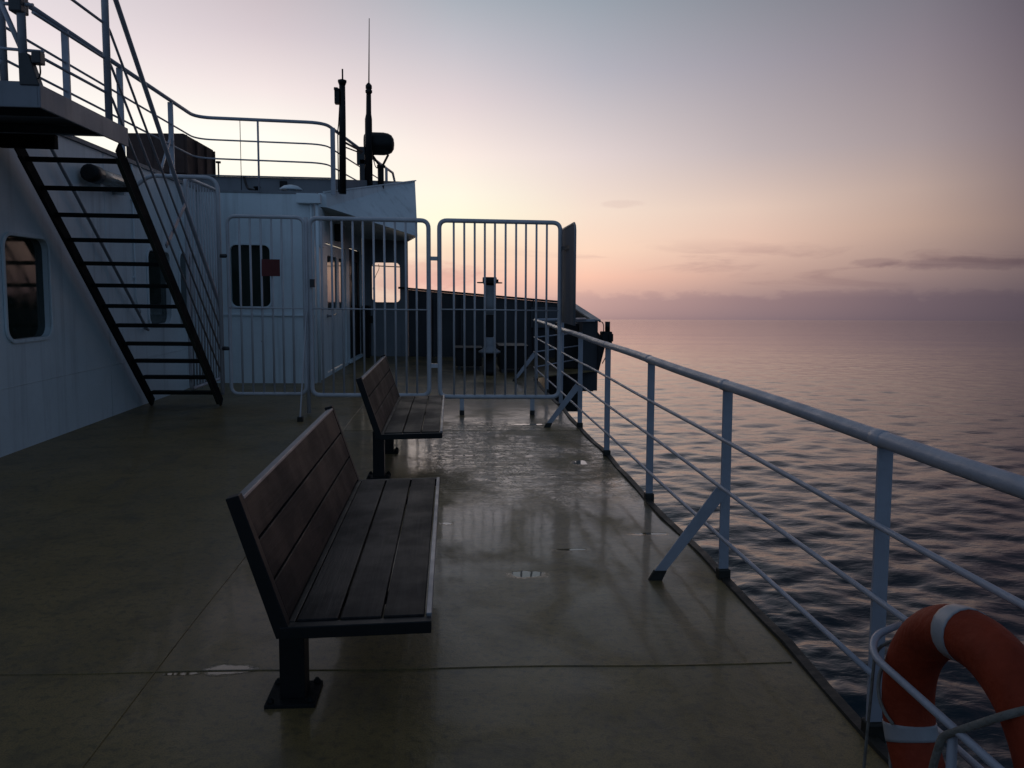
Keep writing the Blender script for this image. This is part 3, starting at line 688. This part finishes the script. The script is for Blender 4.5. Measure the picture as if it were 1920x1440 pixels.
nl = thing('side_light', (3.1, 16, .7), 'black navigation light bracketed outside the bridge wing', 'navigation light')
MB().box(3.06, 3.28, 15.9, 16.1, .55, .80).box(3.20, 3.30, 15.88, 16.0, .60, .76).build('housing', 'black_steel', nl, .015)
MB().lathe([(.052, .80), (.052, 1.0)], (3.2, 16.0, 0), 'z', 14).build('lantern', 'black_steel', nl)
MB().hexa([(3.0, 15.95, -.05), (3.01, 15.95, -.05), (3.01, 16.05, -.05), (3.0, 16.05, -.05)], [(3.0, 15.95, .78), (3.16, 15.95, .55), (3.16, 16.05, .55), (3.0, 16.05, .78)]).build('bracket', 'black_steel', nl)
MB().tube(fillet([(3.0, 15.9, 1.0), (3.07, 15.9, 1.0), (3.10, 15.9, .93), (3.10, 15.9, .75)], .05), .010, 6).tube(fillet([(3.2, 15.9, .58), (3.16, 15.9, .3), (3.08, 15.9, .15)], .05), .01, 6).build('cable', 'black_steel', nl)

pd = thing('pelorus_stand', (.735, 15, 0), 'white pedestal with a round handwheel at its head standing beyond the right gate', 'pedestal')
MB().lathe([(.13, 0), (.13, .10), (.10, .12), (.10, .40)], (.735, 15, 0)).build('base', 'black_steel', pd)
MB().lathe([(.21, .425), (.21, .455), (.13, .50), (.105, .56), (.10, .72)], (.735, 15, 0)).build('flange', 'grey_paint', pd)
MB().box(.665, .80, 14.92, 15.08, .72, 1.14).build('instrument_box', 'black_steel', pd, .01)
MB().lathe([(.105, 1.14), (.105, 1.34), (.10, 1.48), (.085, 1.60), (.105, 1.70)], (.735, 15, 0)).build('column', 'grey_paint', pd)
MB().lathe([(.11, 1.70), (.135, 1.76), (.135, 1.84), (.12, 1.85)], (.735, 15, 0)).box(.85, .90, 14.97, 15.03, 1.76, 1.81).build('head', 'black_steel', pd)
MB().tube([(.735+.23*math.cos(t), 15+.23*math.sin(t), 1.745) for t in np.linspace(0, 2*math.pi, 33)[:-1]], .012, 8, closed=True).bar((.51, 15, 1.745), (.96, 15, 1.745), .025, .015).bar((.735, 14.78, 1.745), (.735, 15.22, 1.745), .025, .015).build('handwheel', 'black_steel', pd)
for (x0, x1, y0, y1, zz, lab) in ((.10, .62, 15.9, 16.5, .42, 'low black deck box left of the white pedestal'), (.95, 1.5, 15.4, 16.2, .50, 'low black deck box right of the white pedestal')):
    cr = thing('deck_box', ((x0+x1)/2, (y0+y1)/2, 0), lab, 'box', 'low black boxes by the pedestal')
    MB().box(x0, x1, y0, y1, .08, zz).build('body', 'black_steel', cr, .01)
    MB().box(x0-.02, x1+.02, y0-.02, y1+.02, zz+.001, zz+.035).build('lid', 'black_steel', cr, .006)
    MB().box(x0+.04, x0+.1, y0, y1, 0, .08).box(x1-.1, x1-.04, y0, y1, 0, .08).build('skid', 'dark_paint', cr)

# ================================================================ LIFEBUOY
LB = Vector((1.400, 1.945, .362)); LR, LT = .297, .074
lb = thing('lifebuoy', (LB.x, LB.y, LB.z-.37), 'orange ring lifebuoy with pale reflective bands hung on the side railing', 'lifebuoy')
ring = [(LB.x, LB.y+LR*math.sin(t), LB.z+LR*math.cos(t)) for t in np.linspace(0, 2*math.pi, 65)[:-1]]
MB().tube(ring, LT, 20, closed=True).build('ring', 'buoy_orange', lb)
for a in (11, 112, 192, 282):
    pts = [(LB.x, LB.y+LR*math.sin(t), LB.z+LR*math.cos(t)) for t in np.linspace(R(a-5.2), R(a+5.2), 7)]
    MB().tube(pts, LT+.0025, 20).build('reflective_band', 'reflective_tape', lb)
for (a0, a1, p0, p1, sg_) in ((66, 106, -20, 118, 0), (-78, -168, 0, 0, 95), (192, 112, 0, 0, 70)):
    out = []
    for t in np.linspace(0, 1, 21):
        a = R(a0+(a1-a0)*t); ph = R(p0+(p1-p0)*t)+R(sg_)*math.sin(math.pi*t); q = LT+.009
        rad = LR + q*math.cos(ph)
        out.append((LB.x-q*math.sin(ph), LB.y+rad*math.sin(a), LB.z+rad*math.cos(a)))
    MB().tube(out, .0055, 8).build('grab_rope', 'rope', lb)
MB().tube(fillet([(LB.x-.02, LB.y+.372*math.sin(R(66)), LB.z+.372*math.cos(R(66))), (LB.x-.06, LB.y+.385, LB.z+.10), (LB.x-.08, LB.y+.388, LB.z-.30), (LB.x-.08, LB.y+.38, .03)], .05), .005, 8).build('cord', 'rope', lb)
MB().tube(fillet([(LB.x, LB.y-.267, LB.z+.267), (LB.x-.085, LB.y-.235, LB.z+.225), (1.27, 1.875, .44), (1.262, 1.88, .40), (1.262, 1.90, .33), (1.262, 1.92, .02)], .05), .010, 8).build('lashing', 'rope', lb)
br = thing('lifebuoy_bracket', (1.32, 2.2, .5), 'bent white rod bracket holding the lifebuoy against the railing', 'bracket')
MB().tube(fillet([(PXR-.03, 2.44, .49), (1.345, 2.35, .495), (1.285, 2.25, .48), (1.285, 1.25, .46)], .06, 6), .0115, 10).build('rod', 'rail_paint', br)
MB().tube([(1.287, 1.86, .0), (1.287, 1.86, .46)], .013, 10).build('upright', 'rail_paint', br)

# ================================================================ CAMERA
cam = bpy.data.cameras.new('camera'); co = bpy.data.objects.new('camera', cam); COL.objects.link(co)
cam.sensor_width = 36; cam.lens = 36*1480/1920; cam.clip_end = 200000; cam.clip_start = .05
yaw, pitch, roll = R(4.44), math.atan(122/1480), R(.2)
fwd = Vector((math.sin(yaw)*math.cos(pitch), math.cos(yaw)*math.cos(pitch), -math.sin(pitch)))
rt_ = Vector((math.cos(yaw), -math.sin(yaw), 0)); up = rt_.cross(fwd)
r2_ = rt_*math.cos(roll)+up*math.sin(roll); u2_ = up*math.cos(roll)-rt_*math.sin(roll)
co.matrix_world = Matrix(((r2_.x, u2_.x, -fwd.x, 0), (r2_.y, u2_.y, -fwd.y, 0), (r2_.z, u2_.z, -fwd.z, EYE), (0, 0, 0, 1)))
scene.camera = co

# ================================================================ DUSK SKY
def world():
    wd = bpy.data.worlds.new('World'); scene.world = wd; wd.use_nodes = True
    nt = NT(wd.node_tree); bg = wd.node_tree.nodes['Background']
    g = nt.new('ShaderNodeTexCoord').outputs['Generated']
    sp = nt.new('ShaderNodeSeparateXYZ'); nt.link(g, sp.inputs[0])
    el = nt.math('MULTIPLY', nt.math('ARCSINE', sp.outputs[2]), 180/math.pi)
    az = nt.math('MULTIPLY', nt.math('ARCTAN2', sp.outputs[0], sp.outputs[1]), 180/math.pi)
    az = nt.math('SUBTRACT', az, 4.44)
    f = nt.math('SQRT', nt.math('DIVIDE', nt.math('MAXIMUM', el, 0.0), 90.0))
    def E(y): return math.degrees(math.atan((598-y)/1480))
    up1 = [(33, (122, 128, 140)), (50, (104, 112, 126)), (90, (80, 90, 108))]
    up2 = [(30, (80, 83, 96)), (42, (62, 70, 86)), (60, (74, 83, 101)), (90, (80, 90, 108))]
    cols = [
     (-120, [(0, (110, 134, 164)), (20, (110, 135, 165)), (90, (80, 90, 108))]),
     (-30, [(0, (255, 226, 196)), (6, (264, 258, 238)), (E(280), (262, 258, 248)), (E(150), (238, 226, 229)), (E(0), (211, 204, 210))] + up1),
     (-17, [(0, (255, 205, 180)), (6, (264, 256, 234)), (E(280), (262, 257, 246)), (E(200), (246, 232, 230)), (E(100), (216, 203, 208)), (E(0), (195, 184, 190))] + up1),
     (-4, [(0, (238, 188, 172)), (E(530), (246, 200, 182)), (E(470), (252, 224, 196)), (E(420), (258, 253, 224)), (E(370), (258, 250, 230)), (E(300), (254, 238, 229)), (E(200), (227, 213, 215)), (E(100), (196, 193, 201)), (E(0), (164, 173, 183))] + up1),
     (5.4, [(0, (178, 146, 143)), (E(560), (212, 172, 162)), (E(520), (252, 200, 177)), (E(470), (254, 219, 195)), (E(400), (247, 225, 208)), (E(300), (228, 213, 211)), (E(150), (183, 181, 191)), (E(0), (148, 159, 170))] + up1),
     (16.5, [(0, (145, 124, 127)), (E(560), (166, 138, 136)), (E(520), (200, 165, 153)), (E(460), (230, 194, 176)), (E(400), (228, 201, 186)), (E(300), (192, 179, 180)), (E(150), (161, 156, 166)), (E(0), (131, 136, 146))] + up2),
     (26.6, [(0, (112, 97, 104)), (E(560), (124, 106, 111)), (E(500), (166, 140, 133)), (E(440), (188, 160, 147)), (E(380), (186, 163, 154)), (E(300), (164, 150, 152)), (E(150), (138, 129, 138)), (E(0), (112, 112, 123))] + up2),
     (34, [(0, (88, 78, 86)), (E(560), (93, 82, 90)), (E(450), (130, 111, 109)), (E(300), (118, 105, 112)), (E(150), (98, 89, 100)), (E(0), (74, 70, 82))] + [(30, (66, 70, 86)), (42, (58, 70, 90)), (60, (66, 80, 100)), (90, (80, 90, 108))]),
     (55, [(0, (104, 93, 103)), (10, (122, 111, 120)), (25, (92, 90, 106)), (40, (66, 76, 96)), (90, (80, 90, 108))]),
     (90, [(0, (62, 84, 106)), (20, (62, 88, 112)), (90, (80, 90, 108))]),
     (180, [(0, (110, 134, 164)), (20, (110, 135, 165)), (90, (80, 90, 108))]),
    ]
    out = None; last = None
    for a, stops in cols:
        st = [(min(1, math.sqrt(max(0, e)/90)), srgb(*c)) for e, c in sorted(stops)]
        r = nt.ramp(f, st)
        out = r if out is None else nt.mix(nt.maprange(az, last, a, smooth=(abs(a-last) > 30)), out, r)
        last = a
    # low cloud: soft banks stretched along the horizon
    cv = nt.new('ShaderNodeCombineXYZ'); nt.link(nt.math('MULTIPLY', az, .10), cv.inputs[0]); nt.link(nt.math('MULTIPLY', el, .62), cv.inputs[1])
    n1 = nt.noise(cv.outputs[0], 1.0, 7, .58, .5)
    band = nt.math('MULTIPLY', nt.maprange(el, 1.2, 3.2, 0, 1, True), nt.maprange(el, 4.2, 6.0, 1, 0, True))
    k1 = nt.math('MULTIPLY', nt.math('MULTIPLY', nt.maprange(n1, .50, .66, 0, .5, True), band), nt.maprange(az, -8, 14, .35, 1))
    out = nt.mix(k1, out, nt.mix(1.0, out, (.62, .58, .66, 1), 'MULTIPLY'))
    # purple bank just above the horizon with a ragged top
    cv2 = nt.new('ShaderNodeCombineXYZ'); nt.link(nt.math('MULTIPLY', az, .42), cv2.inputs[0]); nt.link(nt.math('MULTIPLY', el, .9), cv2.inputs[1])
    n2 = nt.noise(cv2.outputs[0], 1.0, 6, .6)
    edge = nt.math('ADD', .45, nt.math('MULTIPLY', n2, 2.9))
    edge = nt.math('SUBTRACT', edge, nt.maprange(az, 14, 30, 0, .1))
    k2 = nt.math('MULTIPLY', nt.maprange(nt.math('SUBTRACT', el, edge), -.40, .18, .40, 0, True), nt.maprange(az, -4, 10, .1, 1))
    out = nt.mix(k2, out, nt.mix(1.0, out, (.66, .65, .76, 1), 'MULTIPLY'))
    # dark streak low on the right and a pink puff low on the left
    n3 = nt.noise(cv2.outputs[0], 1.6, 5, .6)
    def puff(a, e, ra, re, s, c):
        nonlocal out
        u = nt.math('DIVIDE', nt.math('SUBTRACT', az, a), ra); v = nt.math('DIVIDE', nt.math('SUBTRACT', el, e), re)
        dd = nt.math('ADD', nt.math('ADD', nt.math('MULTIPLY', u, u), nt.math('MULTIPLY', v, v)), nt.math('MULTIPLY', nt.math('SUBTRACT', n3, .5), 2.4))
        out = nt.mix(nt.maprange(dd, .1, 1.1, s, 0, True), out, nt.mix(1.0, out, c, 'MULTIPLY'))
    puff(29.5, 3.55, 4.8, .48, .46, (.50, .48, .60, 1))
    puff(24.5, 3.75, 1.6, .35, .40, (.55, .52, .62, 1))
    puff(-7.5, 3.0, 6.0, 1.35, .60, (.80, .62, .66, 1))
    puff(7.8, 8.1, 1.6, .32, .30, (.78, .72, .76, 1))
    # the clear-air part of the dusk sky
    sky = nt.new('ShaderNodeTexSky', sky_type='NISHITA'); sky.sun_disc = False
    sky.sun_elevation = R(-4); sky.sun_rotation = R(-6)
    sc = nt.mix(1.0, sky.outputs[0], (.012, .012, .012, 1), 'MULTIPLY')
    out = nt.mix(1.0, out, sc, 'ADD')
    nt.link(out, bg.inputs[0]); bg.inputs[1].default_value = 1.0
world()
sun = bpy.data.lights.new('sun', 'SUN'); so = bpy.data.objects.new('sun', sun); COL.objects.link(so)
sun.energy = .06; sun.angle = R(20); sun.color = (1, .72, .52)
sd = Vector((math.sin(R(-6)), math.cos(R(-6)), math.tan(R(3)))).normalized()
so.rotation_euler = sd.to_track_quat('Z', 'Y').to_euler()
vs_ = scene.view_settings; vs_.view_transform = 'Standard'; vs_.look = 'None'; vs_.exposure = 0; vs_.gamma = 1
scene.display_settings.display_device = 'sRGB'
